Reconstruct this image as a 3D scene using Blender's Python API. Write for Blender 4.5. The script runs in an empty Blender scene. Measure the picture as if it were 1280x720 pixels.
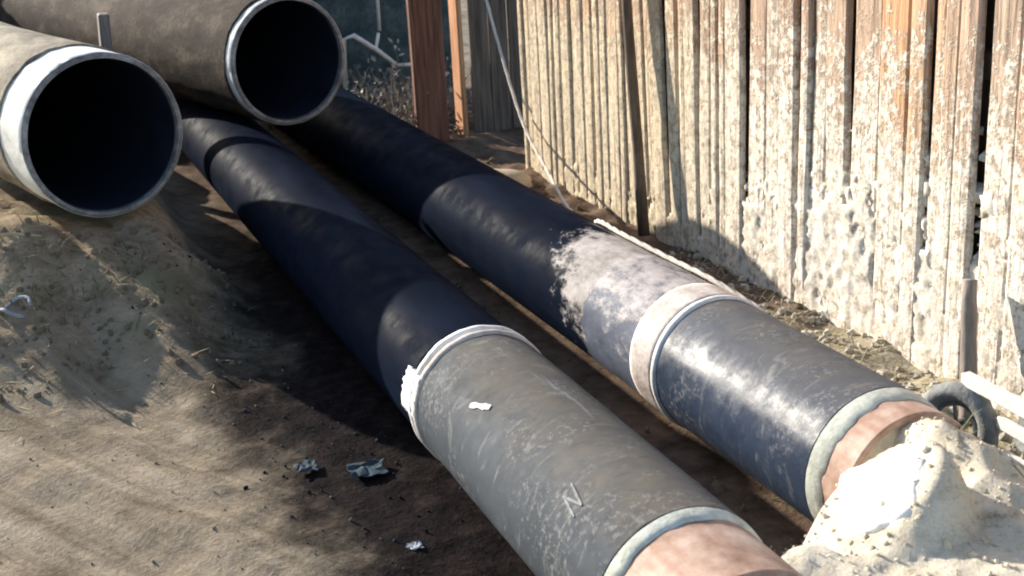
import bpy, bmesh, math, random
import numpy as np
from mathutils import Vector, Matrix, Euler, noise as mn

random.seed(7)
PI = math.pi
S = bpy.context.scene
C = S.collection

# ------------------------------------------------------------------ camera
cam_d = bpy.data.cameras.new('camera')
cam = bpy.data.objects.new('camera', cam_d); C.objects.link(cam)
RGT = Vector((0.92016982, -0.38805396, -0.05197709))
DWN = Vector((-0.17126686, -0.27957594, -0.9447248))
FWD = Vector((0.35207266, 0.87820921, -0.32371813))
UP = -DWN; BK = -FWD
cam.matrix_world = Matrix(((RGT.x, UP.x, BK.x, 0), (RGT.y, UP.y, BK.y, 0),
                           (RGT.z, UP.z, BK.z, 1.9436), (0, 0, 0, 1)))
cam_d.sensor_width = 36
cam_d.lens = 36 * 1689.5 / 1280
cam_d.clip_start = 0.05; cam_d.clip_end = 2000
cam_d.dof.use_dof = True
cam_d.dof.focus_distance = 4.6
cam_d.dof.aperture_fstop = 5.0
S.camera = cam

# ------------------------------------------------------------------ light
sun_dir = Vector((-1.0, 2.2, 0.80)).normalized()      # towards the sun
elev = math.asin(sun_dir.z)
azim = math.atan2(sun_dir.x, sun_dir.y)                  # clockwise from +Y
W = bpy.data.worlds.new('World'); S.world = W; W.use_nodes = True
wn = W.node_tree.nodes; wl = W.node_tree.links
bg = wn['Background']
sky = wn.new('ShaderNodeTexSky'); sky.sky_type = 'NISHITA'; sky.sun_disc = False
sky.sun_elevation = elev; sky.sun_rotation = azim
wl.new(sky.outputs[0], bg.inputs[0]); bg.inputs[1].default_value = 0.12
sl = bpy.data.lights.new('sun', 'SUN'); sl.energy = 5.0; sl.angle = math.radians(0.6)
sl.color = (1.0, 0.91, 0.78)
so = bpy.data.objects.new('sun', sl); C.objects.link(so)
so.rotation_euler = sun_dir.to_track_quat('Z', 'Y').to_euler()
S.view_settings.view_transform = 'Standard'; S.view_settings.look = 'None'
S.view_settings.exposure = 1.1; S.view_settings.gamma = 1.0
S.render.engine = 'CYCLES'
S.cycles.filter_width = 2.0

# ------------------------------------------------------------------ material helpers
class NT:
    def __init__(s, name, rough=0.8, spec=0.3):
        m = bpy.data.materials.new(name); m.use_nodes = True
        s.m = m; s.n = m.node_tree.nodes; s.l = m.node_tree.links
        s.b = s.n['Principled BSDF']
        s.b.inputs['Roughness'].default_value = rough
        s.b.inputs['Specular IOR Level'].default_value = spec
        s._geo = None; s._obj = None
    def new(s, t, **k):
        n = s.n.new(t)
        for a, v in k.items(): setattr(n, a, v)
        return n
    def put(s, sock, v):
        if hasattr(v, 'node'): s.l.new(v, sock)
        elif isinstance(v, (tuple, list)) and len(v) == 3 and sock.type == 'RGBA': sock.default_value = (*v, 1)
        else: sock.default_value = v
    def pos(s):
        if not s._geo: s._geo = s.new('ShaderNodeNewGeometry')
        return s._geo.outputs['Position']
    def nor(s):
        s.pos(); return s._geo.outputs['Normal']
    def ob(s):
        if not s._obj: s._obj = s.new('ShaderNodeTexCoord')
        return s._obj.outputs['Object']
    def rnd(s): return s.new('ShaderNodeObjectInfo').outputs['Random']
    def mapv(s, v, scale=(1, 1, 1), rot=(0, 0, 0), loc=(0, 0, 0)):
        n = s.new('ShaderNodeMapping'); s.put(n.inputs[0], v)
        n.inputs['Scale'].default_value = scale; n.inputs['Rotation'].default_value = rot
        n.inputs['Location'].default_value = loc
        return n.outputs[0]
    def noise(s, v, sc=5, det=4, rough=0.55, dist=0.0):
        n = s.new('ShaderNodeTexNoise'); s.put(n.inputs['Vector'], v)
        n.inputs['Scale'].default_value = sc; n.inputs['Detail'].default_value = det
        n.inputs['Roughness'].default_value = rough; n.inputs['Distortion'].default_value = dist
        return n.outputs[0]
    def voro(s, v, sc=5, feat='F1'):
        n = s.new('ShaderNodeTexVoronoi', feature=feat); s.put(n.inputs['Vector'], v)
        n.inputs['Scale'].default_value = sc
        return n.outputs[0]
    def math(s, op, a, b=0.0, c=0.0, clamp=False):
        n = s.new('ShaderNodeMath', operation=op, use_clamp=clamp)
        s.put(n.inputs[0], a); s.put(n.inputs[1], b)
        if op in ('MULTIPLY_ADD',): s.put(n.inputs[2], c)
        return n.outputs[0]
    def sm(s, v, a, b, lo=0.0, hi=1.0):
        n = s.new('ShaderNodeMapRange', interpolation_type='SMOOTHSTEP')
        s.put(n.inputs[0], v); n.inputs[1].default_value = a; n.inputs[2].default_value = b
        n.inputs[3].default_value = lo; n.inputs[4].default_value = hi
        return n.outputs[0]
    def mix(s, f, a, b, mode='MIX'):
        n = s.new('ShaderNodeMix', data_type='RGBA', blend_type=mode)
        s.put(n.inputs[0], f); s.put(n.inputs[6], a); s.put(n.inputs[7], b)
        return n.outputs[2]
    def ramp(s, v, stops):
        n = s.new('ShaderNodeValToRGB'); s.put(n.inputs[0], v)
        e = n.color_ramp.elements
        while len(e) < len(stops): e.new(0.5)
        for i, (p, c) in enumerate(stops): e[i].position = p; e[i].color = (*c, 1)
        return n.outputs[0]
    def xyz(s, v):
        n = s.new('ShaderNodeSeparateXYZ'); s.put(n.inputs[0], v); return n.outputs
    def col(s, c): s.put(s.b.inputs['Base Color'], c); return s
    def rough(s, v): s.put(s.b.inputs['Roughness'], v); return s
    def bump(s, h, st=0.4, d=0.02):
        n = s.new('ShaderNodeBump'); s.put(n.inputs['Height'], h)
        n.inputs['Strength'].default_value = st; n.inputs['Distance'].default_value = d
        s.l.new(n.outputs[0], s.b.inputs['Normal']); return s

def simple(name, c, rough=0.7, spec=0.3, var=0.35, sc=12.0, bump=0.3, metal=0.0):
    t = NT(name, rough, spec); n = t.noise(t.ob(), sc, 5, 0.65)
    lo = tuple(x * (1 - var) for x in c); hi = tuple(min(.92, x * (1 + var)) for x in c)
    t.col(t.ramp(n, [(0.3, lo), (0.7, hi)])); t.b.inputs['Metallic'].default_value = metal
    if bump: t.bump(t.noise(t.ob(), sc * 3, 4), bump, 0.01)
    return t.m

# --- ground
def mat_ground():
    t = NT('packed_soil', 0.95, 0.02)
    p = t.pos(); x = t.xyz(p)
    big = t.noise(p, 1.3, 5, 0.6); med = t.noise(p, 7, 6, 0.65); fine = t.noise(p, 45, 5, 0.7)
    # the rut direction of the track
    ruts = t.noise(t.mapv(t.mapv(p, (1, 1, 1), (0, 0, math.radians(-29))), (9, 0.9, 1)), 1.5, 5, 0.65)
    v = t.math('ADD', t.math('MULTIPLY', ruts, 0.75), t.math('MULTIPLY', med, 0.25))
    grey = t.ramp(v, [(0.34, (0.145, 0.115, 0.081)), (0.5, (0.25, 0.207, 0.153)), (0.66, (0.36, 0.306, 0.233))])
    # pale gritty ground along the fence
    pale = t.ramp(t.math('ADD', t.math('MULTIPLY', med, 0.5), t.math('MULTIPLY', fine, 0.5)),
                  [(0.36, (0.22, 0.19, 0.125)), (0.5, (0.43, 0.38, 0.27)), (0.64, (0.62, 0.57, 0.45))])
    brown = t.ramp(med, [(0.35, (0.10, 0.068, 0.048)), (0.65, (0.23, 0.165, 0.12))])
    # distance from the pipes' lane (x about 1.7) decides which soil lies there
    xr = t.math('ADD', x[0], t.math('MULTIPLY', t.math('SUBTRACT', big, 0.5), 0.7))
    c = t.mix(t.sm(xr, 1.0, 1.25), grey, brown)
    yy = t.math('ADD', x[1], t.math('MULTIPLY', t.math('SUBTRACT', med, 0.5), 0.8))
    fm = t.math('MULTIPLY', t.sm(xr, 2.15, 2.35), t.sm(yy, 3.7, 4.5, 1.0, 0.0))
    c = t.mix(fm, c, pale)
    # near-black blotchy band of ground beside the left pipe
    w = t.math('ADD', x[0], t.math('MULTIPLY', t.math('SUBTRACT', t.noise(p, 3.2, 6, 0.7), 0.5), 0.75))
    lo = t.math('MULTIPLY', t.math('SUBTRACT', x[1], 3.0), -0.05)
    dark_band = t.math('MULTIPLY', t.sm(t.math('SUBTRACT', w, lo), 0.50, 0.92), t.sm(xr, 1.45, 1.75, 1, 0.25))
    dark_band = t.math('MULTIPLY', dark_band, t.sm(yy, 6.0, 7.5, 1, 0.3))
    bandc = t.ramp(t.noise(p, 14, 6, 0.7), [(0.40, (0.006, 0.005, 0.006)), (0.6, (0.018, 0.013, 0.013)), (0.78, (0.060, 0.045, 0.038))])
    c = t.mix(dark_band, c, bandc)
    bankc = t.ramp(t.math('ADD', t.math('MULTIPLY', med, 0.6), t.math('MULTIPLY', fine, 0.4)),
                   [(0.36, (0.165, 0.12, 0.078)), (0.5, (0.27, 0.205, 0.138)), (0.64, (0.39, 0.31, 0.215))])
    bankc = t.mix(t.sm(big, 0.5, 0.62), bankc, (0.23, 0.20, 0.125))
    c = t.mix(t.math('MULTIPLY', t.sm(yy, 4.4, 5.9), t.sm(xr, 1.05, 0.8)), c, bankc)
    c = t.mix(t.sm(yy, 9, 11), c, t.ramp(med, [(0.35, (0.15, 0.125, 0.10)), (0.65, (0.34, 0.30, 0.25))]))
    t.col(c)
    t.rough(t.math('SUBTRACT', 0.95, t.math('MULTIPLY', dark_band, 0.15)))
    h = t.math('ADD', t.math('MULTIPLY', fine, 0.35), t.math('MULTIPLY', med, 0.8))
    t.bump(t.math('ADD', h, t.math('MULTIPLY', ruts, 0.5)), 0.55, 0.035)
    return t.m

def mat_sand():
    t = NT('pale_sand', 0.95, 0.1); p = t.pos()
    m = t.noise(p, 9, 7, 0.7); f = t.noise(p, 130, 5, 0.8)
    v = t.math('ADD', t.math('MULTIPLY', m, 0.55), t.math('MULTIPLY', f, 0.45))
    t.col(t.ramp(v, [(0.34, (0.34, 0.27, 0.19)), (0.45, (0.62, 0.55, 0.43)), (0.58, (0.78, 0.72, 0.60))]))
    t.bump(t.math('ADD', m, t.math('MULTIPLY', f, 0.4)), 0.8, 0.02); return t.m

# --- fence
def mat_plank():
    t = NT('weathered_splashed_plank', 0.85, 0.2)
    p = t.pos(); x = t.xyz(p); r = t.rnd()
    off = t.new('ShaderNodeCombineXYZ'); t.put(off.inputs[0], t.math('MULTIPLY', r, 37.0)); t.put(off.inputs[1], t.math('MULTIPLY', r, 11.0))
    va = t.new('ShaderNodeVectorMath', operation='ADD'); t.put(va.inputs[0], p); t.put(va.inputs[1], off.outputs[0])
    q = va.outputs[0]
    g = t.noise(t.mapv(q, (30, 30, 1.6)), 1.7, 6, 0.65, 0.4)
    g2 = t.noise(t.mapv(q, (90, 90, 4)), 1.2, 4, 0.7)
    tint = t.ramp(r, [(0.0, (0.40, 0.27, 0.19)), (0.22, (0.58, 0.41, 0.31)), (0.4, (0.48, 0.39, 0.32)),
                      (0.6, (0.66, 0.43, 0.28)), (0.78, (0.50, 0.37, 0.28)), (0.92, (0.72, 0.39, 0.20)), (1.0, (0.5, 0.45, 0.40))])
    wood = t.mix(t.sm(g, 0.3, 0.62), t.mix(0.55, tint, (0.05, 0.03, 0.022)), tint)
    wood = t.mix(t.sm(g2, 0.52, 0.7, 0, 0.45), wood, (0.12, 0.08, 0.06))
    # lime and mud splashed up from the ground, higher towards the near end
    top = t.sm(x[1], 3.0, 6.6, 1.08, 1.20)
    blot = t.noise(p, 4.5, 6, 0.68); speck = t.noise(p, 26, 5, 0.75); drip = t.noise(t.mapv(p, (13, 13, 1.8)), 1.6, 5, 0.65)
    lvl = t.math('SUBTRACT', top, x[2])
    k = t.math('ADD', t.math('MULTIPLY', lvl, 1.0), t.math('MULTIPLY', t.math('SUBTRACT', blot, 0.5), 1.3))
    k = t.math('ADD', k, t.math('MULTIPLY', t.math('SUBTRACT', drip, 0.5), 0.8))
    k = t.math('ADD', k, t.math('MULTIPLY', t.math('SUBTRACT', speck, 0.5), 2.2))
    mask = t.sm(k, -0.10, 0.22, 0.0, 0.96)
    near = t.sm(x[1], 4.2, 5.6)
    lime = t.mix(near, (0.80, 0.735, 0.645), (0.66, 0.55, 0.39))
    lime = t.mix(t.sm(t.noise(p, 17, 6, 0.7), 0.44, 0.62, 0, 0.62), lime, (0.42, 0.345, 0.26))
    lime = t.mix(t.sm(t.noise(t.mapv(p, (55, 55, 5)), 1.2, 4, 0.7), 0.55, 0.72, 0, 0.6), lime, (0.33, 0.26, 0.19))
    lime = t.mix(t.sm(t.noise(p, 34, 5, 0.75), 0.50, 0.64, 0, 0.7), lime, (0.26, 0.22, 0.17))
    t.col(t.mix(mask, wood, lime))
    h = t.math('ADD', t.math('MULTIPLY', g, 0.6), t.math('MULTIPLY', t.math('MULTIPLY', mask, speck), 0.9))
    t.bump(h, 0.7, 0.02)
    return t.m

def mat_splash():
    t = NT('caked_lime_mud', 0.95, 0.1); p = t.pos(); x = t.xyz(p)
    a = t.noise(p, 11, 7, 0.7); f = t.noise(p, 55, 5, 0.75)
    v = t.math('ADD', t.math('MULTIPLY', a, 0.5), t.math('MULTIPLY', f, 0.5))
    white = t.ramp(v, [(0.36, (0.28, 0.22, 0.16)), (0.46, (0.58, 0.52, 0.44)), (0.58, (0.78, 0.735, 0.66))])
    cream = t.ramp(v, [(0.38, (0.25, 0.19, 0.12)), (0.48, (0.47, 0.385, 0.265)), (0.60, (0.66, 0.575, 0.425))])
    t.col(t.mix(t.sm(x[1], 4.2, 5.6), white, cream)); t.bump(v, 0.6, 0.012); return t.m

def mat_wood(name, a, b, sc=1.0):
    t = NT(name, 0.8, 0.2); o = t.ob()
    g = t.noise(t.mapv(o, (26 * sc, 26 * sc, 1.5 * sc)), 1.6, 6, 0.65, 0.4)
    t.col(t.ramp(g, [(0.32, a), (0.66, b)])); t.bump(g, 0.5, 0.01); return t.m

# --- pipes
def mat_black(name='smooth_black_coating', dusty=False):
    t = NT(name, 0.6, 0.005); o = t.ob()
    n = t.noise(t.mapv(o, (6, 1.2, 6)), 1.5, 5, 0.6)
    c = t.ramp(n, [(0.35, (0.004, 0.0065, 0.014)), (0.68, (0.0075, 0.012, 0.025))])
    du = t.noise(o, 9, 6, 0.7)
    c = t.mix(t.sm(du, 0.62, 0.8, 0, 0.3), c, (0.03, 0.034, 0.05))
    if dusty:      # mud dried on the last half metre before the joint
        oo = t.xyz(o); f = t.noise(t.mapv(o, (1, .6, 1)), 16, 7, 0.75)
        k = t.math('ADD', t.math('MULTIPLY', t.math('SUBTRACT', f, 0.5), 2.2), t.math('MULTIPLY', oo[2], 3.2))
        k = t.math('ADD', k, t.math('MULTIPLY', t.math('SUBTRACT', 2.02, oo[1]), 2.4))
        c = t.mix(t.sm(k, 0.42, 0.85, 0, 0.9), c, t.ramp(f, [(0.35, (0.25, 0.23, 0.215)), (0.65, (0.54, 0.50, 0.48))]))
    t.col(c); t.rough(t.sm(du, 0.35, 0.7, 0.45, 0.7)); t.bump(du, 0.12, 0.004); return t.m

def mat_sleeve(name, blue, top_dust, seedoff, spec=0.26, r0=0.40):
    t = NT(name, 0.5, spec); o = t.mapv(t.ob(), (1, 1, 1), (0, 0, 0), (seedoff, 0, 0)); nz = t.xyz(t.nor())
    a = t.noise(t.mapv(o, (3, 1.6, 3)), 1.6, 6, 0.6); f = t.noise(o, 30, 5, 0.7)
    c = t.ramp(a, [(0.34, tuple(.8 * v for v in blue)), (0.66, tuple(1.2 * v for v in blue))])
    # dust settled on the upward side
    dm = t.math('ADD', nz[2], t.math('MULTIPLY', t.math('SUBTRACT', t.noise(o, 7, 6, 0.7), 0.5), 0.9))
    c = t.mix(t.sm(dm, 0.55, 1.25, 0, top_dust), c, (0.17, 0.148, 0.118))
    c = t.mix(t.sm(t.noise(o, 24, 6, 0.78), 0.58, 0.72, 0, 0.4), c, (0.18, 0.18, 0.18))
    sc = t.noise(t.mapv(o, (22, 2.0, 22), (0.3, 0.2, 0.4)), 1.3, 3, 0.6)
    c = t.mix(t.sm(sc, 0.66, 0.72, 0, 0.4), c, (0.32, 0.33, 0.35))
    c = t.mix(t.sm(f, 0.62, 0.75, 0, 0.5), c, (0.03, 0.03, 0.035))
    sp = t.math('MULTIPLY', t.sm(t.noise(o, 4.5, 4, 0.6), 0.48, 0.6), t.sm(t.noise(o, 60, 3, 0.7), 0.52, 0.62))
    c = t.mix(t.math('MULTIPLY', sp, 0.5), c, (0.24, 0.24, 0.24))
    sm2 = t.noise(t.mapv(o, (5, 14, 5), (0.0, 0.0, 0.5)), 1.3, 6, 0.7, 1.2)
    c = t.mix(t.sm(sm2, 0.56, 0.72, 0, 0.5), c, (0.27, 0.265, 0.25))
    c = t.mix(t.sm(sm2, 0.42, 0.30, 0, 0.45), c, (0.03, 0.034, 0.04))
    t.col(c); t.rough(t.math('ADD', t.sm(dm, 0.4, 1.0, r0, 0.8), t.math('MULTIPLY', t.math('SUBTRACT', t.noise(o, 18, 5, 0.7), 0.5), 0.6)))
    t.bump(t.math('ADD', t.math('MULTIPLY', a, 0.3), t.math('MULTIPLY', f, 0.5)), 0.3, 0.006); return t.m

def mat_bare():
    t = NT('bare_rusty_steel', 0.7, 0.4); o = t.ob()
    a = t.noise(o, 8, 6, 0.65); b = t.noise(t.mapv(o, (30, 3, 30)), 1.2, 5, 0.6)
    c = t.ramp(a, [(0.34, (0.22, 0.125, 0.085)), (0.5, (0.40, 0.27, 0.21)), (0.66, (0.54, 0.42, 0.36))])
    c = t.mix(t.sm(b, 0.5, 0.7, 0, 0.5), c, (0.28, 0.135, 0.08)); t.col(c); t.bump(a, 0.3, 0.01); return t.m

def mat_crust(name, c0, c1, c2, sc=7, spec=0.25):
    t = NT(name, 0.85, spec); o = t.ob()
    a = t.noise(t.mapv(o, (1, 0.5, 1)), sc, 6, 0.65); f = t.noise(o, 42, 5, 0.7)
    v = t.math('ADD', t.math('MULTIPLY', a, 0.65), t.math('MULTIPLY', f, 0.35))
    t.col(t.ramp(v, [(0.36, c0), (0.5, c1), (0.64, c2)])); t.bump(v, 0.5, 0.015); return t.m

def mat_primer():
    t = NT('chalky_blue_primer', 0.7, 0.2); o = t.ob(); oo = t.xyz(o)
    a = t.noise(t.mapv(o, (1, .6, 1)), 9, 6, 0.7); f = t.noise(t.mapv(o, (1, .6, 1)), 16, 7, 0.75)
    c = t.ramp(a, [(0.34, (0.04, 0.05, 0.08)), (0.62, (0.10, 0.12, 0.17))])
    k = t.math('ADD', t.math('MULTIPLY', t.math('SUBTRACT', f, 0.5), 2.2), t.math('MULTIPLY', oo[2], 2.6))
    c = t.mix(t.sm(k, 0.08, 0.6, 0, 0.88), c, t.ramp(f, [(0.35, (0.22, 0.20, 0.195)), (0.65, (0.50, 0.46, 0.45))]))
    t.col(c); t.bump(f, 0.3, 0.01); return t.m

M = dict(
    ground=mat_ground(), sand=mat_sand(), bank=simple('brown_clod', (0.17, 0.13, 0.09), 0.95, 0.1, 0.4, 6),plank=mat_plank(),
    black=mat_black(), black_dusty=mat_black('mud_spattered_black_coating', True),
    sleeveA=mat_sleeve('dusty_grey_sleeve', (0.056, 0.066, 0.080), 0.75, 0.0, 0.08, 0.7),
    sleeveB=mat_sleeve('dusty_blue_sleeve', (0.026, 0.040, 0.070), 0.5, 5.3, 0.30, 0.40),
    bare=mat_bare(), splash=mat_splash(),
    band=mat_crust('pale_joint_wrap', (0.30, 0.24, 0.21), (0.50, 0.44, 0.41), (0.68, 0.63, 0.60), 9),
    white=mat_crust('white_joint_tape', (0.5, 0.5, 0.48), (0.72, 0.72, 0.70), (0.82, 0.82, 0.80), 9),
    edge=mat_crust('pale_coating_edge', (0.36, 0.37, 0.32), (0.52, 0.54, 0.48), (0.66, 0.68, 0.62), 10),
    cutback=mat_crust('whitewashed_pipe_end', (0.42, 0.42, 0.39), (0.68, 0.69, 0.66), (0.80, 0.80, 0.78), 8),
    rim=mat_crust('grey_steel_rim', (0.09, 0.085, 0.09), (0.20, 0.195, 0.20), (0.40, 0.39, 0.38), 8),
    crustC=mat_crust('dust_caked_coating', (0.11, 0.095, 0.075), (0.24, 0.21, 0.17), (0.46, 0.40, 0.30), 7, 0.08),
    crustD=mat_crust('dull_grey_coating', (0.028, 0.022, 0.020), (0.058, 0.046, 0.039), (0.15, 0.12, 0.092), 6, 0.04),
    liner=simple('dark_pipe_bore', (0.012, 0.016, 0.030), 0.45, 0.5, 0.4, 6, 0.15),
    primer=mat_primer(),
    chalk=simple('pale_chalk', (0.24, 0.25, 0.26), 0.9, 0.1, 0.4, 60),
    postdark=mat_wood('dark_brown_board', (0.085, 0.036, 0.024), (0.24, 0.115, 0.078)),
    postred=mat_wood('orange_brown_post', (0.36, 0.15, 0.06), (0.66, 0.36, 0.20)),
    gate=mat_wood('dull_brown_gate', (0.07, 0.05, 0.04), (0.19, 0.15, 0.125)),
    rail=mat_wood('old_rail', (0.10, 0.07, 0.05), (0.22, 0.16, 0.12)),
    pole=mat_wood('dark_pole', (0.06, 0.042, 0.03), (0.17, 0.125, 0.09)),
    greypole=mat_wood('grey_post', (0.16, 0.135, 0.115), (0.30, 0.26, 0.23)),
    stone=mat_crust('tan_stone', (0.26, 0.21, 0.16), (0.42, 0.35, 0.27), (0.56, 0.48, 0.38), 6),
    slab=mat_crust('white_plaster', (0.70, 0.68, 0.62), (0.80, 0.79, 0.75), (0.86, 0.85, 0.82), 6),
    chalkbright=simple('bright_paint_dab', (0.58, 0.60, 0.60), 0.9, 0.1, 0.3, 50),
    wpaint=simple('chipped_white_paint', (0.74, 0.73, 0.69), 0.5, 0.4, 0.18, 18, 0.2),
    rubber=simple('dusty_grey_rubber', (0.24, 0.245, 0.24), 0.85, 0.2, 0.4, 20),
    greymetal=simple('dull_grey_metal', (0.20, 0.21, 0.21), 0.55, 0.4, 0.35, 14, 0.2, 0.3),
    rope=simple('pale_rope', (0.62, 0.56, 0.50), 0.9, 0.1, 0.2, 60),
    teal=mat_crust('faded_teal_sheet', (0.028, 0.040, 0.042), (0.055, 0.085, 0.088), (0.13, 0.15, 0.145), 4, 0.1),
    twig=simple('dry_grey_twig', (0.24, 0.22, 0.19), 0.9, 0.1, 0.4, 30),
    pebble=simple('mixed_pebble', (0.40, 0.37, 0.31), 0.9, 0.2, 0.55, 3),
    sandgrit=simple('sand_grit', (0.60, 0.53, 0.41), 0.95, 0.1, 0.4, 9),
    clod=simple('grey_clod', (0.19, 0.167, 0.135), 0.95, 0.1, 0.3, 5),
    straw=simple('dry_straw', (0.42, 0.36, 0.24), 0.9, 0.1, 0.4, 5),
    leaf=simple('dull_green_weed', (0.10, 0.12, 0.05), 0.8, 0.2, 0.4, 6),
    bluebit=simple('blue_grey_plastic', (0.035, 0.055, 0.072), 0.8, 0.1, 0.5, 10, 0.2),
    whitebit=simple('white_plastic', (0.30, 0.32, 0.36), 0.7, 0.1, 0.2, 10, 0.2),
    darkbit=simple('black_crumb', (0.016, 0.017, 0.021), 0.85, 0.1, 0.5, 10, 0.3),
)

# ------------------------------------------------------------------ object helpers
def obj(name, verts, faces, mat, parent=None, smooth=False, loc=None):
    me = bpy.data.meshes.new(name); me.from_pydata([tuple(v) for v in verts], [], faces); me.update()
    if mat: me.materials.append(mat)
    if smooth: me.polygons.foreach_set('use_smooth', [True] * len(me.polygons))
    o = bpy.data.objects.new(name, me); C.objects.link(o)
    if parent: o.parent = parent
    if loc is not None: o.location = loc
    return o

def thing(name, label, cat, loc=(0, 0, 0), rot=(0, 0, 0), group=None):
    o = bpy.data.objects.new(name, None); C.objects.link(o); o.empty_display_size = 0.1
    o.location = loc; o.rotation_euler = rot; tag(o, label, cat, group); return o

def tag(o, label, cat, group=None):
    o['label'] = label; o['category'] = cat
    if group: o['group'] = group
    return o

def kind(o, k): o['kind'] = k; return o

class MB:
    def __init__(s): s.v = []; s.f = []
    def add(s, v, f):
        b = len(s.v); s.v += [Vector(q) for q in v]; s.f += [tuple(i + b for i in q) for q in f]; return s
    def box(s, c, d, rot=None, ch=0.0):
        """chamfered box, centre c, full size d"""
        bm = bmesh.new(); bmesh.ops.create_cube(bm, size=1)
        bmesh.ops.scale(bm, vec=d, verts=bm.verts)
        if ch: bmesh.ops.bevel(bm, geom=bm.edges[:], offset=ch, segments=1, affect='EDGES')
        if rot: bmesh.ops.rotate(bm, verts=bm.verts, cent=(0, 0, 0), matrix=Euler(rot).to_matrix())
        bm.verts.index_update()
        s.add([v.co + Vector(c) for v in bm.verts], [[v.index for v in f.verts] for f in bm.faces]); bm.free(); return s
    def tube(s, pts, r, n=8, caps=True):
        pts = [Vector(p) for p in pts]; rr = r if isinstance(r, (list, tuple)) else [r] * len(pts)
        ref = None; vs = []
        for i, p in enumerate(pts):
            d = (pts[min(i + 1, len(pts) - 1)] - pts[max(i - 1, 0)]).normalized()
            if ref is None: ref = d.orthogonal().normalized()
            a = (ref - d * ref.dot(d)).normalized(); b = d.cross(a); ref = a
            vs += [p + (a * math.cos(2 * PI * k / n) + b * math.sin(2 * PI * k / n)) * rr[i] for k in range(n)]
        fs = [(i * n + k, i * n + (k + 1) % n, (i + 1) * n + (k + 1) % n, (i + 1) * n + k) for i in range(len(pts) - 1) for k in range(n)]
        if caps: fs += [tuple(range(n))[::-1], tuple((len(pts) - 1) * n + k for k in range(n))]
        return s.add(vs, fs)
    def build(s, name, mat, parent=None, smooth=False, loc=None): return obj(name, s.v, s.f, mat, parent, smooth, loc)

def fbm(x, y, z=0.0, o=4):
    return mn.fractal(Vector((x, y, z)), 1.0, 2.0, o)

def revolve(name, prof, mat, parent, n=96, jit=0.0, seed=0.0, closed=True, dents=0.0, smooth=True, ragged=None):
    """prof: list of (y, r) swept round the local Y axis; closed joins last to first.
    ragged: {profile index: amplitude} moves that ring along Y by noise"""
    vs = []; fs = []; m = len(prof); ragged = ragged or {}
    for i, (y, r) in enumerate(prof):
        for k in range(n):
            a = 2 * PI * k / n; ca, sa = math.cos(a), math.sin(a)
            rr = r; yy = y
            if jit: rr += jit * mn.noise(Vector((ca * 6 + seed, y * 9, sa * 6)))
            if dents: rr += dents * mn.noise(Vector((ca * 1.7 + seed, y * 1.5, sa * 1.7)))
            if i in ragged: yy += ragged[i] * mn.fractal(Vector((ca * 4 + seed, 3.1, sa * 4)), 1, 2, 4)
            vs.append((ca * rr, yy, sa * rr))
    for i in range(m if closed else m - 1):
        j = (i + 1) % m
        for k in range(n):
            l = (k + 1) % n
            fs.append((i * n + k, j * n + k, j * n + l, i * n + l))
    return obj(name, vs, fs, mat, parent, smooth)

def prof_tube(y0, y1, ro, ri, step=0.15, ch=0.004):
    k = max(2, int((y1 - y0) / step)); ys = [y0 + ch + (y1 - y0 - 2 * ch) * i / k for i in range(k + 1)]
    return [(y0, ri), (y0, ro - ch)] + [(y, ro) for y in ys] + [(y1, ro - ch), (y1, ri)] + [(y, ri) for y in ys[::-1]]

def autosmooth(o, ang=40):
    m = o.data
    try: m.set_sharp_from_angle(angle=math.radians(ang))
    except Exception: pass
    return o

# ------------------------------------------------------------------ the setting: ground
def sstep(a, b, v):
    t = min(1, max(0, (v - a) / (b - a))); return t * t * (3 - 2 * t)

def bank_h(x, y):     # spoil bank that carries the wide open pipe on the left
    e = sstep(1.05, 0.62, x + 0.10 * fbm(y * 1.5, 2.0)) * sstep(4.2, 6.35, y + 0.25 * fbm(x * 2, 9.0)) ** 1.5
    cx = 0.562 - 0.255 * (y - 6.1); crest = 0.35 + 0.07 * min(1, abs(x - cx) / 0.35)
    h = crest * e + e * (0.02 * fbm(x * 3, y * 3, 4) + 0.012 * fbm(x * 14, y * 14, 2))
    b = math.exp(-(((x - 0.3) / 1.5) ** 2 + ((y - 12.4) / 1.3) ** 2))
    return h + b * (1.0 + 0.14 * fbm(x * 3, y * 3, 31) + 0.06 * fbm(x * 9, y * 9, 12))
def ground_h(x, y):
    h = 0.012 * fbm(x * 1.3, y * 1.3) + 0.006 * fbm(x * 6, y * 6, 3)
    # cart ruts running across the open track on the left
    if x < 1.1:
        w = min(1, max(0, (1.0 - x) / 0.5))
        u = x * math.cos(math.radians(38)) + y * math.sin(math.radians(38))
        u = x * 0.87 + y * 0.48
        h += w * (0.022 * math.sin(u * 9.0 + 1.6 * fbm(x, y, 8)) + 0.016 * fbm(u * 6, (y * .87 - x * .48) * 0.6, 5))
    # crumbs and clods beside the pipes
    if 0.5 < x < 2.0: h += 0.014 * max(0, fbm(x * 9, y * 9, 11))
    # a low shoulder of soil along the fence foot
    if x > 2.3: h += (0.07 + 0.02 * sstep(4.9, 4.2, y)) * sstep(2.3, 2.95, x) * (1 + 0.5 * fbm(x * 2, y * 3.1, 17)) + 0.014 * fbm(x * 7, y * 7, 21)
    return h + bank_h(x, y)

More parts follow.
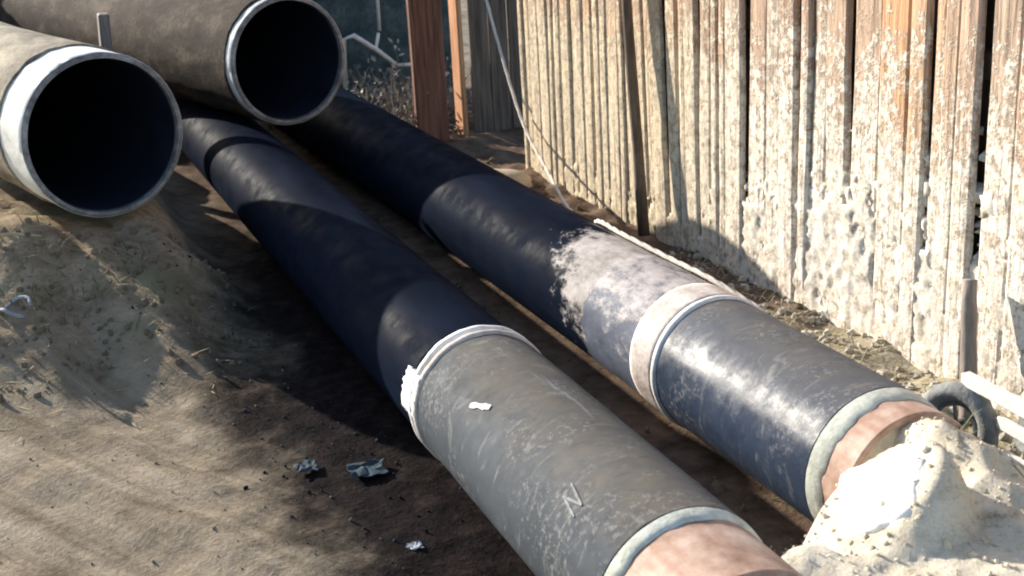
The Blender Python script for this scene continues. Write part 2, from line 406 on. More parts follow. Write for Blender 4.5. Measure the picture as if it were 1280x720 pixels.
def axis(lo, hi, st, far):
    a = list(np.arange(lo, hi, st)); s = st; v = hi; up = []
    while v < far: up.append(v); s *= 1.25; v += s
    s = st; v = lo - st; dn = []
    while v > -far: dn.append(v); s *= 1.25; v -= s
    return dn[::-1] + a + up
gx = axis(-0.8, 3.4, 0.035, 600); gy = axis(1.2, 9.0, 0.035, 600)
gv = []
for y in gy:
    for x in gx:
        near = abs(x) < 8 and -2 < y < 20
        gv.append((x, y, ground_h(x, y) if near else 0.0))
nx = len(gx)
gf = [(j * nx + i, j * nx + i + 1, (j + 1) * nx + i + 1, (j + 1) * nx + i) for j in range(len(gy) - 1) for i in range(nx - 1)]
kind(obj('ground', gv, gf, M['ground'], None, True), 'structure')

def patch(name, x0, x1, y0, y1, st, hf, mat):
    xs = np.arange(x0, x1 + st / 2, st); ys = np.arange(y0, y1 + st / 2, st)
    v = [(x, y, hf(x, y)) for y in ys for x in xs]; n = len(xs)
    f = [(j * n + i, j * n + i + 1, (j + 1) * n + i + 1, (j + 1) * n + i) for j in range(len(ys) - 1) for i in range(n - 1)]
    return kind(obj(name, v, f, mat, None, True), 'structure')

SLAB_C = Vector((1.815, 2.31, .43)); SLAB_N = Vector((-.6, .2, .77)).normalized()
def heap_h(x, y):     # pale sand thrown over the near pipe ends
    ks = ((0.9, 1.95), (1.1, 2.16), (1.3, 2.37), (1.5, 2.54), (1.8, 2.63), (2.0, 2.62), (2.3, 2.50), (2.6, 2.3), (2.9, 2.2), (3.5, 2.1))
    yf = ks[-1][1]
    for (xa, ya), (xb, yb) in zip(ks[:-1], ks[1:]):
        if xa <= x <= xb: yf = ya + (yb - ya) * (x - xa) / (xb - xa); break
    if x < ks[0][0]: yf = ks[0][1]
    yf += 0.05 * fbm(x * 4, 3.0)
    amp = 0.39 * sstep(0.95, 1.4, x) * (1 - 0.85 * sstep(2.05, 2.5, x))
    h = amp * sstep(yf, yf - 0.34, y)
    m = sstep(1.80, 2.14, x) * sstep(2.66, 2.10, x) * .455 * sstep(2.90, 2.50, y + .05 * fbm(x * 6, 5.0)) * sstep(1.2, 2.4, y)
    m *= 1 + .10 * fbm(x * 4, y * 4, 55)
    h = max(h, m) + .03 * min(h, m)
    h = -0.03 + h * 1.06 + (0.014 * fbm(x * 5, y * 5, 3) + 0.007 * fbm(x * 14, y * 14, 1) + 0.005 * fbm(x * 30, y * 30, 1)) * min(1, h * 8)
    pz = SLAB_C.z - (SLAB_N.x * (x - SLAB_C.x) + SLAB_N.y * (y - SLAB_C.y)) / SLAB_N.z - .008
    k = sstep(.24, .13, math.hypot(x - SLAB_C.x, (y - SLAB_C.y)))
    return h + (pz - h) * k
patch('sand_heap', 0.7, 3.4, 0.8, 3.2, 0.016, heap_h, M['sand'])

# ------------------------------------------------------------------ the pipes
def place_pipe(label, x, z, yaw, y0):
    return thing('steel_pipe', label, 'pipe', (x, y0, z), (0, 0, -yaw), 'big pipes lying beside the fence')

def sand_fill(parent, y0, seed):      # sand choking the bore
    vs = [(0, y0 - .02, 0)]; fs = []
    for j in range(1, 7):
        for i in range(36):
            a = 2 * PI * i / 36; q = .1985 * j / 6
            X, Z = math.cos(a) * q, math.sin(a) * q
            vs.append((X, y0 - (.02 if j < 6 else 0) + .018 * fbm(X * 14, Z * 14, seed) * (j < 6), Z))
    fs += [(0, 1 + i, 1 + (i + 1) % 36) for i in range(36)]
    fs += [(1 + j * 36 + i, 1 + (j + 1) * 36 + i, 1 + (j + 1) * 36 + (i + 1) % 36, 1 + j * 36 + (i + 1) % 36) for j in range(5) for i in range(36)]
    obj('sand_fill', vs, fs, M['sand'], parent, True)
# -- left pipe on the ground (local y = 0 at its near end)
YA = 2.12; pA = place_pipe('black pipe nearest the dirt track, its grey sleeve ending in two thin pale rings', 1.3693 - 0.023, 0.225, 0.0123, YA)
autosmooth(revolve('pipe_wall', prof_tube(0.0, 8.5, 0.216, 0.198, 0.3), M['bare'], pA, jit=0.001, dents=0.002))
sand_fill(pA, 0.02, 2)
autosmooth(revolve('smooth_coating', prof_tube(1.66, 8.4, 0.223, 0.2165, 0.1), M['black'], pA, dents=0.0008, seed=2))
autosmooth(revolve('coating_sleeve', prof_tube(0.29, 1.56, 0.228, 0.2165, 0.04), M['sleeveA'], pA, jit=0.0012, dents=0.0015, seed=5))
autosmooth(revolve('coating_edge', [(0.245, 0.2165), (0.250, 0.221), (0.262, 0.2245), (0.280, 0.2272), (0.289, 0.2275), (0.289, 0.2165)], M['edge'], pA, ragged={0: .012, 1: .012, 2: .008}, seed=1, jit=.001))
for y in (1.575, 1.622):
    revolve('joint_band', [(y - .016, 0.2166), (y - .015, 0.232), (y - .006, 0.2355), (y + .006, 0.2355), (y + .015, 0.232), (y + .016, 0.2166)], M['band' if y < 1.6 else 'white'], pA, jit=0.0015, seed=y * 7, ragged={1: .006, 2: .006, 3: .006, 4: .006})
def arc_sheet(name, a0, a1, y0, y1, r, mat, parent, edge=0.02, na=14, ny=10, th=0.004, seed=0.0):
    """curved torn sheet hugging a pipe; angle in degrees from +X towards +Z"""
    top = []; 
    for j in range(ny + 1):
        for i in range(na + 1):
            u, v = i / na, j / ny
            a = math.radians(a0 + (a1 - a0) * u); y = y0 + (y1 - y0) * v
            if i in (0, na): a += edge * 3 * fbm(j * .9, seed + i)
            if j in (0, ny): y += edge * fbm(i * .9, seed + j + 4)
            rr = r + th * (0.6 + 0.5 * fbm(u * 4, v * 4, seed))
            top.append((math.cos(a) * rr, y, math.sin(a) * rr))
    n = na + 1; bot = [(x * (r - .002) / math.hypot(x, z), y, z * (r - .002) / math.hypot(x, z)) for x, y, z in top]
    L = len(top)
    f = [(j * n + i, j * n + i + 1, (j + 1) * n + i + 1, (j + 1) * n + i) for j in range(ny) for i in range(na)]
    rim = [j * n for j in range(ny + 1)] + [ny * n + i for i in range(1, n)] + [j * n + na for j in range(ny - 1, -1, -1)] + [i for i in range(na - 1, 0, -1)]
    f += [(rim[k], rim[(k + 1) % len(rim)], rim[(k + 1) % len(rim)] + L, rim[k] + L) for k in range(len(rim))]
    return obj(name, top + bot, f, mat, parent, True)
arc_sheet('torn_tape', 150, 184, 1.57, 1.70, 0.226, M['white'], pA, 0.02, th=0.014, seed=3)
def chalk(parent, pts, r, w=0.006, mat=None):
    """chalk strokes: pts are (angle deg, y) polylines on the pipe"""
    mb = MB()
    for (a0, y0), (a1, y1) in zip(pts[:-1], pts[1:]):
        P = []
        for k in range(9):
            a = math.radians(a0 + (a1 - a0) * k / 8); P.append(Vector((math.cos(a) * r, y0 + (y1 - y0) * k / 8, math.sin(a) * r)))
        mb.tube(P, [w * (.55 + .45 * math.sin(PI * (k + .6) / 9.2)) * random.uniform(.85, 1.1) for k in range(9)], 8)
    v = []
    for q in mb.v:      # flatten to a thin stroke lying on the coating
        rad = math.hypot(q.x, q.z); k = (r + (rad - r) * 0.10) / rad; v.append((q.x * k, q.y, q.z * k))
    return obj('chalk_mark', v, mb.f, mat or M['chalk'], parent)
chalk(pA, [(137, 1.225), (133, 1.185), (128, 1.13)], 0.2312, 0.011, M['chalkbright'])
chalk(pA, [(139, 0.50), (135, 0.585), (131, 0.505), (126, 0.60)], 0.2312, 0.0040)
# -- right pipe on the ground, beside the fence
YB = 2.46; pB = place_pipe('black pipe nearest the plank fence, with a broad pale joint wrap and bluish sleeve', 2.1468, 0.225, 0.0, YB)
autosmooth(revolve('pipe_wall', prof_tube(0.13, 9.6, 0.216, 0.198, 0.3), M['bare'], pB, jit=0.001, dents=0.002, seed=11))
sand_fill(pB, 0.15, 4)
autosmooth(revolve('smooth_coating', prof_tube(1.66, 9.45, 0.223, 0.2165, 0.1), M['black_dusty'], pB, dents=0.0008, seed=14))
autosmooth(revolve('primer_coat', prof_tube(1.30, 1.68, 0.2262, 0.2165, 0.03), M['primer'], pB, jit=0.0012, seed=17, ragged={len(prof_tube(1.30, 1.68, 0.2262, 0.2165, 0.03)) // 2 - 1: 0.05}))
autosmooth(revolve('coating_sleeve', prof_tube(0.285, 1.12, 0.228, 0.2165, 0.04), M['sleeveB'], pB, jit=0.0012, dents=0.0015, seed=19))
autosmooth(revolve('coating_edge', [(0.225, 0.2165), (0.232, 0.221), (0.25, 0.2245), (0.272, 0.2275), (0.284, 0.2278), (0.284, 0.2165)], M['edge'], pB, ragged={0: .014, 1: .014, 2: .01}, seed=6, jit=.001))
revolve('joint_wrap', [(1.15, 0.2166), (1.152, 0.231), (1.17, 0.2335), (1.21, 0.2325), (1.25, 0.234), (1.275, 0.2335), (1.298, 0.231), (1.299, 0.2166)], M['band'], pB, jit=0.0015, seed=23)
revolve('joint_band', [(1.121, 0.2166), (1.122, 0.233), (1.130, 0.2365), (1.141, 0.2365), (1.148, 0.233), (1.149, 0.2166)], M['white'], pB, jit=0.0015, seed=29)
# -- the two wide open pipes
def big_pipe(label, x, y, z, r, L, outer, cut, cutmat, seed, yaw):
    t = place_pipe(label, x, z, yaw, y)
    wall = 0.022 if r > .3 else .02
    autosmooth(revolve('pipe_wall', [(0, r - wall), (0.0, r - .008), (0.007, r - .001), (cut, r), (cut + .05, r), (L, r), (L, r - wall), (cut, r - wall)], M['rim'], t, n=128, jit=0.0008, seed=seed))
    autosmooth(revolve('whitewashed_end', prof_tube(0.010, cut, r + .003, r + 0.0005, 0.04, .002), cutmat, t, n=128, jit=0.0015, seed=seed + 1, ragged={1: .004}))
    autosmooth(revolve('outer_coating', prof_tube(cut + .002, L - .1, r + .012, r + .0005, 0.12, .006), outer, t, n=128, jit=0.004, dents=0.006, seed=seed + 2, ragged={0: .02, 1: .02, 2: .02}))
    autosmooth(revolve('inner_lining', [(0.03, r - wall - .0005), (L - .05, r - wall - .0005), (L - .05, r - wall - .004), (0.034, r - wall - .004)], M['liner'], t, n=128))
    stop_v = []  # unseen disc added near the far end to keep sunlight out of the bore
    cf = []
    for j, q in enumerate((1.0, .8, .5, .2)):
        stop_v += [(math.cos(2 * PI * i / 32) * (r - wall - .001) * q, L - .12 + .03 * (1 - q), math.sin(2 * PI * i / 32) * (r - wall - .001) * q) for i in range(32)]
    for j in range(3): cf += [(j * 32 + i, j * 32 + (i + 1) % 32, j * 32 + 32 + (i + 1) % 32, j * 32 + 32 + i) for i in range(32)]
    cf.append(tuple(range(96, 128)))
    obj('bore_light_stop', stop_v, cf, M['black'], t)
    return t
pC = big_pipe('wide open pipe with a whitewashed end, lying on the soil bank at the left edge', 0.562, 6.10, 0.743, 0.362, 5.5, M['crustC'], 0.30, M['cutback'], 3.0, -0.25)
pD = big_pipe('wide open pipe with a dull grey brown coat, cradled on the two long black pipes', 1.68, 7.23, 0.80, 0.345, 4.2, M['crustD'], 0.07, M['cutback'], 33.0, -0.25)

# ------------------------------------------------------------------ plank fence
FX = 2.9365
fence = thing('plank_fence', 'tall rough plank fence splashed with pale lime, running along the right', 'fence', (FX, 4.2, 0))
def plank(y, w, th, dx, zb, zt, tilt, seed):
    """one board: face towards -X, local to the fence"""
    nz = 12; vs = []
    tw = random.uniform(-.03, .03)
    for j in range(nz + 1):
        v = j / nz; z = zb + (zt - zb) * v
        e0 = 0.004 * fbm(z * 3, seed) + 0.003 * fbm(z * 11, seed + 3); e1 = 0.004 * fbm(z * 3, seed + 7) + 0.003 * fbm(z * 11, seed + 9)
        bow = 0.006 * fbm(z * 1.2, seed + 5); cy = tilt * (z - 0.0)
        a, b = -w / 2 + e0 + cy, w / 2 + e1 + cy
        zz0 = zz1 = z
        if j == 0: zz0 += 0.04 * fbm(seed, 1); zz1 += 0.04 * fbm(seed, 8)
        c = min(.010, w * .15); k = tw * 0.5
        vs += [(bow + .006 - k * w, a, zz0), (bow - k * w * .6, a + c, zz0), (bow - .002 + random.uniform(-.002, .002), (a + b) / 2, (zz0 + zz1) / 2), (bow + k * w * .6, b - c, zz1), (bow + .006 + k * w, b, zz1), (bow + th, b, zz1), (bow + th, a, zz0)]
    n = 7
    f = [(j * n + i, (j + 1) * n + i, (j + 1) * n + (i + 1) % n, j * n + (i + 1) % n) for j in range(nz) for i in range(n)]
    f += [tuple(range(n)), tuple(nz * n + i for i in range(n))[::-1]]
    vs = [(x + dx, yy + y, z) for x, yy, z in vs]
    o = obj('plank', vs, f, M['plank'], fence)
    return o
y = 1.2 - 4.2; k = 0
while y < 6.98 - 4.2:
    w = random.choice([0.05, 0.065, 0.075, 0.09, 0.105, 0.12]) if y + 4.2 > 4.75 else random.choice([0.06, 0.075, 0.09, 0.11, 0.13, 0.15])
    yc = y + w / 2
    wide = (k % 4 == 2) if y + 4.2 > 4.75 else (k % 3 == 0)
    gap = random.uniform(0.018, 0.036) if wide else random.uniform(0.001, 0.008)
    dx = random.uniform(-.014, .008)
    # a few boards near the far third lean
    yw = yc + 4.2
    tilt = random.uniform(-.010, .010) + (0.05 * math.exp(-((yw - 5.45) / .35) ** 2))
    plank(yc, w, 0.024, dx, random.uniform(-.05, .03) - 0.02, random.uniform(2.0, 2.2), tilt, k * 3.7)
    y += w + gap; k += 1
for z in (0.45, 1.15, 1.85):
    MB().box((0.075, -.1, z), (0.05, 5.9, 0.09), None, .006).build('rail', M['rail'], fence)
for yy in (-2.9, -1.0, 0.9, 2.7):
    MB().box((0.165, yy, 1.0), (0.12, 0.12, 2.3), None, .01).build('fence_post', M['rail'], fence)
# boards nailed behind the gaps (the back skin of the fence)
y = -3.0
while y < 2.75:
    MB().box((0.113 + random.uniform(0, .004), y + .09, 1.0), (0.018, 0.176, 2.15 + random.uniform(-.05, .05)), None, .003).build('backing_board', M['rail'], fence); y += .18

# lime and mud caked over the lower boards, bridging the joints (only what stands proud of the boards shows)
def crust_x(y, z):
    top = 0.30 + 0.38 * sstep(5.4, 4.3, y) + 0.22 * sstep(4.2, 3.0, y)
    a = 0.55 * fbm(y * 2.6, z * 2.6, 41) + 0.5 * fbm(y * 11, z * 9, 42) + 0.6 * fbm(y * 32, z * 26, 43)
    k = a * 1.25 - 0.34 + 0.6 * (1 - z / top) - 0.22 * sstep(4.4, 5.4, y) - 0.9 * sstep(top * .7, top * 1.25, z) if z < top * 1.3 else -1
    return 0.003 + 0.015 * math.tanh(k * 0.9) if k > -0.5 else -0.04
cv = []; ys_ = np.arange(-2.2, 2.72, .014); zs_ = np.arange(-.02, 1.5, .014)
for z in zs_:
    for y in ys_: cv.append((-crust_x(y + 4.2, z), y, z))
n_ = len(ys_); cf = [(j * n_ + i, (j + 1) * n_ + i, (j + 1) * n_ + i + 1, j * n_ + i + 1) for j in range(len(zs_) - 1) for i in range(n_ - 1)
      if min(cv[q][0] for q in (j * n_ + i, (j + 1) * n_ + i, (j + 1) * n_ + i + 1, j * n_ + i + 1)) < 0.014]
kind(obj('mud_splash', cv, cf, M['splash'], fence, True), 'stuff')
# leaning poles
def pole(label, p0, p1, r0, r1, mat, seed):
    p0, p1 = Vector(p0), Vector(p1); mb = MB(); pts = []; rr = []
    for i in range(9):
        u = i / 8; q = p0.lerp(p1, u) + Vector((0, .010 * fbm(u * 3, seed), .0)); pts.append(q - p0); rr.append((r0 + (r1 - r0) * u) * (1 + .12 * fbm(u * 6, seed + 2)))
    mb.tube(pts, rr, 9); o = mb.build('leaning_pole', mat, None, True, p0)
    return tag(o, label, 'pole', 'poles leaning on the fence')
pole('long dark thin pole leaning on the fence boards above the right pipe', (2.83, 5.37, 0.10), (2.885, 5.66, 1.75), 0.028, 0.022, M['pole'], 2)
pole('short grey stump of a pole leaning on the fence behind the white barred frame', (2.80, 3.12, 0.02), (2.86, 3.22, 0.50), 0.030, 0.024, M['greypole'], 6)

# ------------------------------------------------------------------ gateway beyond the fence
gw = thing('wooden_gateway', 'brown wooden gateway with one sunlit orange post past the far fence end', 'gateway', (2.95, 7.95, 0))
MB().box((-.235, 0.02, 1.1), (0.21, 0.05, 2.4), None, .006).build('jamb_board', M['postdark'], gw)
MB().box((-.02, 0.06, 1.1), (0.035, 0.13, 2.4), (0, 0, math.radians(4)), .010).build('gate_post', M['postred'], gw)
for i in range(6):
    MB().box((0.14 + i * .135, 0.10 + random.uniform(-.008, .008), 1.1), (0.128, 0.03, 2.3 + random.uniform(-.05, .05)), None, .005).build('gate_board', M['gate'], gw)
MB().box((.45, 0.145, 1.5), (0.95, 0.05, 0.09), None, .005).build('gate_rail', M['rail'], gw)

# ------------------------------------------------------------------ scrap beyond the pipes
sf = thing('scrap_frame', 'thin pale metal frame of a broken chair standing in the rubbish beside the gateway', 'metal frame', (2.85, 9.2, 0))
fr = MB(); fr.tube([(0.23, 0, 1.15), (0.225, 0, 0.7), (0.195, 0, 0.36), (0.19, 0.02, 0.0)], 0.013, 8); fr.build('upright', M['wpaint'], sf, True)
fr = MB(); fr.tube([(0.19, -.015, 0.365), (0.04, -.03, 0.375)], 0.013, 8); fr.build('cross_rail', M['wpaint'], sf, True)
fr = MB(); fr.tube([(0.03, -.03, 0.385), (-.10, -.05, 0.50), (-.26, -.05, 0.62), (-.33, -.04, 0.60), (-.36, -.02, 0.0)], 0.017, 8); fr.build('bent_arm', M['wpaint'], sf, True)
fr = MB(); fr.tube([(-.04, 0.05, 0.62), (-.03, 0.05, 1.10)], 0.012, 8); fr.tube([(-.05, 0.05, 0.60), (-.10, -.03, 0.515)], 0.012, 8); fr.build('back_rod', M['wpaint'], sf, True)

sh = MB(); nn = 16; vs = []
for j in range(9):
    for i in range(nn + 1):
        u = i / nn; v = j / 8
        vs.append((u * 1.5, 0.012 * math.sin(u * 40) + .04 * fbm(u * 2, v * 2), v * 1.25))
fs = [(j * (nn + 1) + i, j * (nn + 1) + i + 1, (j + 1) * (nn + 1) + i + 1, (j + 1) * (nn + 1) + i) for j in range(8) for i in range(nn)]
ts = obj('teal_sheet', vs, fs, M['teal'], None, True, (2.05, 9.9, 0.0)); ts.rotation_euler = (math.radians(-8), 0, math.radians(-6))
sd = ts.modifiers.new('thick', 'SOLIDIFY'); sd.thickness = .008
tag(ts, 'faded blue green sheet propped upright behind the scrap frame', 'metal sheet')

# dry brush pile by the right pipe's far part
def brush(label, c, rx, ry, h, n, seed, mat, leafmat, leaves):
    rs = random.Random(seed); mb = MB()
    t = thing('dry_brush', label, 'brush', c, group='dry brush in the rubbish')
    tips = []
    for i in range(n):
        a = rs.uniform(0, 2 * PI); q = rs.random() ** .5
        p = Vector((math.cos(a) * rx * q, math.sin(a) * ry * q, rs.uniform(-.02, .1)))
        d = Vector((rs.gauss(0, .8), rs.gauss(0, .8), rs.uniform(.15, 1.1))).normalized(); L = rs.uniform(.15, .5) * h * 2
        pts = [p]
        for k in range(3):
            d = (d + Vector((rs.gauss(0, .3), rs.gauss(0, .3), rs.gauss(-.1, .25)))).normalized(); pts.append(pts[-1] + d * L / 3)
            tips.append(pts[-1])
        mb.tube(pts, [.007, .006, .004, .002], 4, False)
    mb.build('twig_tangle', mat, t, True)
    kind(t.children[0], 'stuff')
    lb = MB()
    for i in range(leaves):
        p = rs.choice(tips) + Vector((rs.gauss(0, .03), rs.gauss(0, .03), rs.gauss(0, .03))); s = rs.uniform(.012, .03)
        e = Euler((rs.uniform(-1.3, 1.3), rs.uniform(-1.3, 1.3), rs.uniform(0, 6))).to_matrix()
        lb.add([p + e @ Vector(q) for q in ((-s, 0, 0), (0, -s * .5, s * .1), (s, 0, 0), (0, s * .5, s * .1))], [(0, 1, 2, 3)])
    kind(lb.build('dead_leaves', leafmat, t), 'stuff')
    return t
brush('tangle of dry grey brush heaped between the right pipe and the gateway', (2.74, 8.75, 0.02), .36, .70, .52, 420, 3, M['twig'], M['pebble'], 2200)

# ------------------------------------------------------------------ barred frame with a wheel at the right edge
cart = thing('barred_cart', 'small white barred cart frame with one grey wheel, at the fence foot', 'cart', (2.65, 2.85, 0.03))
def bar(p0, p1, w, h, name, mat):
    p0, p1 = Vector(p0), Vector(p1); d = p1 - p0; L = d.length
    bm = MB().box((0, 0, 0), (w, L, h), None, .004); R = d.to_track_quat('Y', 'Z').to_matrix()
    bm.v = [R @ v + (p0 + p1) / 2 for v in bm.v]; return bm.build(name, mat, cart)
bar((0, 0.13, 0.265), (0, -.62, 0.245), .035, .040, 'top_rail', M['wpaint'])
bar((0.005, 0.072, 0.245), (0.005, 0.055, 0.045), .030, .024, 'upright', M['wpaint'])
bar((0.005, -.50, 0.235), (0.005, -.52, 0.0), .030, .024, 'upright', M['wpaint'])
for z, y0 in ((0.165, 0.02 - .03), (0.065, -.04)):
    bar((0.012, y0, z + .01), (0.012, -.48, z - .012), .022, .038, 'slat', M['wpaint'])
bar((0.28, 0.10, 0.36), (0.28, -.62, 0.34), .035, .040, 'top_rail', M['wpaint'])
MB().box((0.16, -.22, 0.12), (0.014, 0.56, 0.26), (0, math.radians(14), 0), .003).build('back_panel', M['greymetal'], cart)
wh = MB(); nseg = 36
# tyre: a torus with tread blocks
tv = []; tf = []; m = 10
for i in range(nseg):
    a = 2 * PI * i / nseg
    for j in range(m):
        b = 2 * PI * j / m; rr = 0.105 + math.cos(b) * .030 + (0.005 if (math.cos(b) > .4 and i % 2) else 0)
        tv.append((math.sin(b) * .030, math.cos(a) * rr, math.sin(a) * rr))
for i in range(nseg):
    for j in range(m):
        i2, j2 = (i + 1) % nseg, (j + 1) % m; tf.append((i * m + j, i2 * m + j, i2 * m + j2, i * m + j2))
wheel = bpy.data.objects.new('wheel', None); C.objects.link(wheel); wheel.parent = cart; wheel.location = (-.035, 0.115, 0.118); wheel.rotation_euler = (0, math.radians(9), math.radians(20))
obj('tyre', tv, tf, M['rubber'], wheel, True)
rim = MB()
rim.tube([(0, math.cos(2 * PI * i / 28) * .074, math.sin(2 * PI * i / 28) * .074) for i in range(29)], .009, 8, False)
for i in range(6):
    a = PI * i / 3 + .3; rim.tube([(0, math.cos(a) * .012, math.sin(a) * .012), (0, math.cos(a) * .072, math.sin(a) * .072)], .006, 6)
rim.tube([(-.03, 0, 0), (.05, 0, 0)], .017, 10); rim.build('rim', M['greymetal'], wheel, True)

# ------------------------------------------------------------------ stones, slab, rope, litter
def rock(name, label, cat, loc, dim, mat, seed, rot=(0, 0, 0), sub=3, amp=.18, flat=False):
    bm = bmesh.new(); bmesh.ops.create_icosphere(bm, subdivisions=sub, radius=1)
    for v in bm.verts:
        c = v.co.copy()
        if flat: c = Vector([math.copysign(abs(q) ** .45, q) for q in c])
        c *= 1 + amp * fbm(c.x * 1.3 + seed, c.y * 1.3, c.z * 1.3) + .05 * fbm(c.x * 5 + seed, c.y * 5, c.z * 5)
        v.co = Vector((c.x * dim[0] / 2, c.y * dim[1] / 2, c.z * dim[2] / 2))
    me = bpy.data.meshes.new(name); bm.to_mesh(me); bm.free(); me.materials.append(mat)
    if not flat: me.polygons.foreach_set('use_smooth', [True] * len(me.polygons))
    o = bpy.data.objects.new(name, me); C.objects.link(o); o.location = loc; o.rotation_euler = rot
    return tag(o, label, cat, 'loose stones')
u_ = SLAB_N.cross(Vector((0, 0, 1))).normalized(); v_ = SLAB_N.cross(u_)
K_, R_ = 40, 9; wv = [SLAB_N * .006]; wf = []
for j in range(1, R_ + 1):
    for i in range(K_):
        a = 2 * PI * i / K_; q = j / R_
        rad = (0.125 / max(abs(math.cos(a + .5)), abs(math.sin(a + .5))) ** .75) * (1 + .16 * fbm(math.cos(a) * 2.5, math.sin(a) * 2.5, 77) + .05 * fbm(math.cos(a) * 9, math.sin(a) * 9, 7))
        hh = .004 + .010 * fbm(q * math.cos(a) * 3, q * math.sin(a) * 3, 8) + .012 * abs(fbm(q * math.cos(a) * 2, q * math.sin(a) * 2, 18)) - (.016 * q ** 6)
        wv.append(u_ * (rad * q * math.cos(a)) + v_ * (rad * q * math.sin(a)) + SLAB_N * hh)
wf += [(0, 1 + i, 1 + (i + 1) % K_) for i in range(K_)]
wf += [(1 + j * K_ + i, 1 + (j + 1) * K_ + i, 1 + (j + 1) * K_ + (i + 1) % K_, 1 + j * K_ + (i + 1) % K_) for j in range(R_ - 1) for i in range(K_)]
ps = obj('white_sheet', wv, wf, M['slab'], None, True, SLAB_C)
md = ps.modifiers.new('thick', 'SOLIDIFY'); md.thickness = .004
tag(ps, 'crumpled bright white sheet lying on the sand against the bare end of the right pipe', 'sheet')
rock('flat_stone', 'flat tan stone lying between the right pipe and the far end of the fence', 'stone', (2.66, 6.75, 0.06), (0.34, 0.40, 0.20), M['stone'], 9, (0, 0, .4))
# timber prop between the two wide pipes (stands on the bank edge)
tp = MB().box((0, 0, 0.50), (0.062, 0.10, 1.08), (0, math.radians(3), 0), .008).build('timber_prop', M['greypole'], None, False, (0.815, 8.2, 0.0))
tag(tp, 'short grey timber prop standing in the dark gap between the wide open pipes', 'timber')

# rope hanging from the gateway and trailing along the right pipe
rp = [(2.955, 7.93, 1.70), (2.98, 7.75, 1.30), (2.965, 7.55, 0.98), (2.93, 7.25, 0.66), (2.87, 6.85, 0.36), (2.78, 6.35, 0.22), (2.62, 5.8, 0.20), (2.46, 5.3, 0.26), (2.36, 4.95, 0.30), (2.27, 4.7, 0.425), (2.245, 4.45, 0.442), (2.27, 4.15, 0.428), (2.29, 3.85, 0.42), (2.34, 3.6, 0.37)]
cp = []
for i in range(len(rp) - 1):
    p0, p1, p2, p3 = [Vector(rp[min(max(i + d, 0), len(rp) - 1)]) for d in (-1, 0, 1, 2)]
    for k in range(6):
        t = k / 6; cp.append(.5 * ((2 * p1) + (p2 - p0) * t + (2 * p0 - 5 * p1 + 4 * p2 - p3) * t * t + (3 * p1 - p0 - 3 * p2 + p3) * t ** 3))
cp.append(Vector(rp[-1]))
r0 = Vector(rp[0]); rb = MB()
for ph in (0, 2 * PI / 3, 4 * PI / 3):
    rb.tube([q - r0 + Vector((math.cos(i * 1.3 + ph), math.sin(i * 1.3 + ph) * .4, math.sin(i * 1.3 + ph))) * .0045 for i, q in enumerate(cp)], .006, 5)
tag(rb.build('rope', M['rope'], None, True, r0), 'pale rope hanging by the gateway and trailing down along the right pipe', 'rope')

# crumpled scraps
def scrap(name, label, cat, loc, s, mat, seed, h=.5):
    n = 7; vs = []
    for j in range(n):
        for i in range(n):
            u, v = i / (n - 1) - .5, j / (n - 1) - .5
            vs.append((s * (u + .25 * fbm(u * 3, v * 3, seed)), s * (v + .25 * fbm(u * 3, v * 3, seed + 9)), s * h * (.25 + .6 * fbm(u * 4, v * 4, seed + 20))))
    f = [(j * n + i, j * n + i + 1, (j + 1) * n + i + 1, (j + 1) * n + i) for j in range(n - 1) for i in range(n - 1)]
    o = obj(name, vs, f, mat, None, False, loc); m = o.modifiers.new('thick', 'SOLIDIFY'); m.thickness = .003
    return tag(o, label, cat, 'plastic scraps on the ground')
scrap('plastic_scrap', 'crumpled blue grey plastic scrap on the near-black ground left of the grey sleeve', 'plastic scrap', (1.00, 3.83, 0.012), .11, M['bluebit'], 2, .22)
scrap('plastic_scrap', 'small pale plastic scrap on near-black ground near the bottom edge of the photo', 'plastic scrap', (0.98, 3.30, 0.008), .04, M['whitebit'], 5, .25)
scrap('plastic_scrap', 'pale blue white plastic scrap on the gritty ground at the bottom right', 'plastic scrap', (2.42, 2.55, 0.10), .16, M['whitebit'], 8, .4)
scrap('plastic_scrap', 'dark blue plastic flake on the near-black ground beside the dirt track', 'plastic scrap', (0.83, 3.95, 0.008), .07, M['bluebit'], 14, .25)
lp = MB(); lp.tube([(.06 * math.cos(a) * (1 + .2 * math.sin(3 * a)), .09 * math.sin(a), .03 + .02 * math.sin(2 * a)) for a in [2 * PI * i / 24 for i in range(21)]], .008, 6)
tag(lp.build('white_strap', M['whitebit'], None, True, (0.055, 5.45, ground_h(.055, 5.45) + .01)), 'loop of white plastic strap on the ground at the left edge', 'strap')
st = MB(); st.tube([(-.35, 0, .0), (-.1, .03, .015), (.12, .02, .02), (.24, -.02, 0.0)], [.010, .012, .009, .006], 6)
tag(st.build('stick', M['straw'], None, True, (-.02, 5.93, ground_h(.0, 5.93) + .015)), 'pale thin stick on the brown soil under the left open pipe', 'stick')

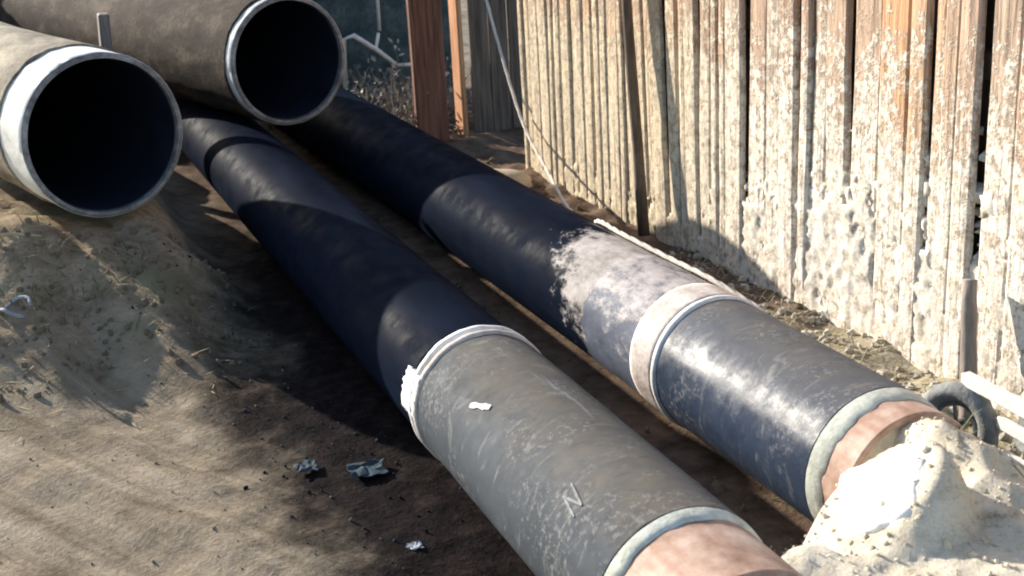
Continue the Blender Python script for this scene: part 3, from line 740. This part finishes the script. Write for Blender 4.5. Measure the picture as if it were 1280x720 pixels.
# ------------------------------------------------------------------ stuff: pebbles, clods, dark crumbs, straw
ico = bmesh.new(); bmesh.ops.create_icosphere(ico, subdivisions=1, radius=1); ico.verts.index_update()
IV = [v.co.copy() for v in ico.verts]; IF = [[v.index for v in f.verts] for f in ico.faces]; ico.free()
def surf(x, y): return max(ground_h(x, y), heap_h(x, y) if (.7 < x < 3.4 and .6 < y < 3.2) else -1)
def scatter(name, mat, n, dist, s0, s1, seed):
    rs = random.Random(seed); mb = MB()
    for i in range(n):
        x, y = dist(rs); s = s0 + (s1 - s0) * rs.random() ** 3
        e = Euler((rs.uniform(0, 6), rs.uniform(0, 6), rs.uniform(0, 6))).to_matrix(); sc = Vector((rs.uniform(.7, 1.3), rs.uniform(.6, 1.1), rs.uniform(.45, .9)))
        z = surf(x, y) + s * .25
        mb.add([e @ Vector((v.x * sc.x, v.y * sc.y, v.z * sc.z)) * s * rs.uniform(.8, 1.15) + Vector((x, y, z)) for v in IV], IF)
    return kind(mb.build(name, mat), 'stuff')
scatter('gravel', M['pebble'], 1500, lambda r: (r.uniform(2.38, 2.92), r.uniform(1.9, 5.2)), .004, .024, 1)
scatter('gravel', M['sandgrit'], 3000, lambda r: (r.uniform(1.2, 2.9), r.uniform(1.9, 2.85)), .0015, .009, 2)
scatter('sand_clods', M['sand'], 110, lambda r: (r.uniform(1.25, 2.7), r.uniform(2.0, 2.85)), .004, .018, 12)
scatter('soil_clods', M['clod'], 350, lambda r: (r.uniform(-.5, 1.0), r.uniform(3.0, 6.0)), .002, .008, 3)
scatter('dark_crumbs', M['darkbit'], 260, lambda r: (r.gauss(.92, .2), r.uniform(2.7, 6.2)), .002, .009, 4)
scatter('dark_crumbs', M['bluebit'], 90, lambda r: (r.gauss(.92, .14), r.uniform(3.0, 4.6)), .002, .008, 5)
scatter('soil_clods', M['bank'], 500, lambda r: (r.gauss(1.75, .1), r.uniform(2.6, 7.0)), .004, .026, 6)
scatter('soil_clods', M['bank'], 500, lambda r: (r.gauss(2.6, .13), r.uniform(4.2, 7.4)), .004, .03, 7)
scatter('soil_clods', M['bank'], 700, lambda r: (r.uniform(-.6, .95), r.uniform(4.9, 6.05)), .003, .022, 8)
scatter('rubble', M['bank'], 900, lambda r: (r.uniform(-1.0, 1.9), r.uniform(10.0, 12.6)), .015, .09, 9)
def blades(name, mat, n, dist, L0, L1, up, seed):
    rs = random.Random(seed); mb = MB()
    for i in range(n):
        x, y = dist(rs); z = surf(x, y) + .004; L = rs.uniform(L0, L1); a = rs.uniform(0, 2 * PI); w = rs.uniform(.001, .0025)
        d = Vector((math.cos(a), math.sin(a), 0)); s = Vector((-d.y, d.x, 0)) * w; p = Vector((x, y, z)); u = rs.uniform(0, up)
        m1 = p + d * L * .5 + Vector((0, 0, L * .5 * u)); e = p + d * L + Vector((0, 0, L * u * .7))
        mb.add([p - s, p + s, m1 + s, m1 - s, e], [(0, 1, 2, 3), (3, 2, 4)])
    return kind(mb.build(name, mat), 'stuff')
blades('dry_straw', M['straw'], 900, lambda r: (r.uniform(2.35, 2.92), r.uniform(2.2, 5.0)), .03, .12, .7, 1)
blades('dry_straw', M['straw'], 220, lambda r: (r.uniform(-.6, .8), r.uniform(4.6, 6.5)), .02, .08, .1, 2)
blades('low_weeds', M['leaf'], 500, lambda r: (r.gauss(2.42, .12), r.gauss(2.75, .25)), .02, .08, 1.6, 3)
blades('low_weeds', M['leaf'], 350, lambda r: (r.gauss(.35, .25), r.gauss(5.6, .2)), .02, .08, 1.4, 4)
brush('low dark tangle of brush under the propped sheet, left of the pale metal frame', (2.45, 9.4, 0.02), .45, .35, .30, 180, 8, M['twig'], M['leaf'], 700)
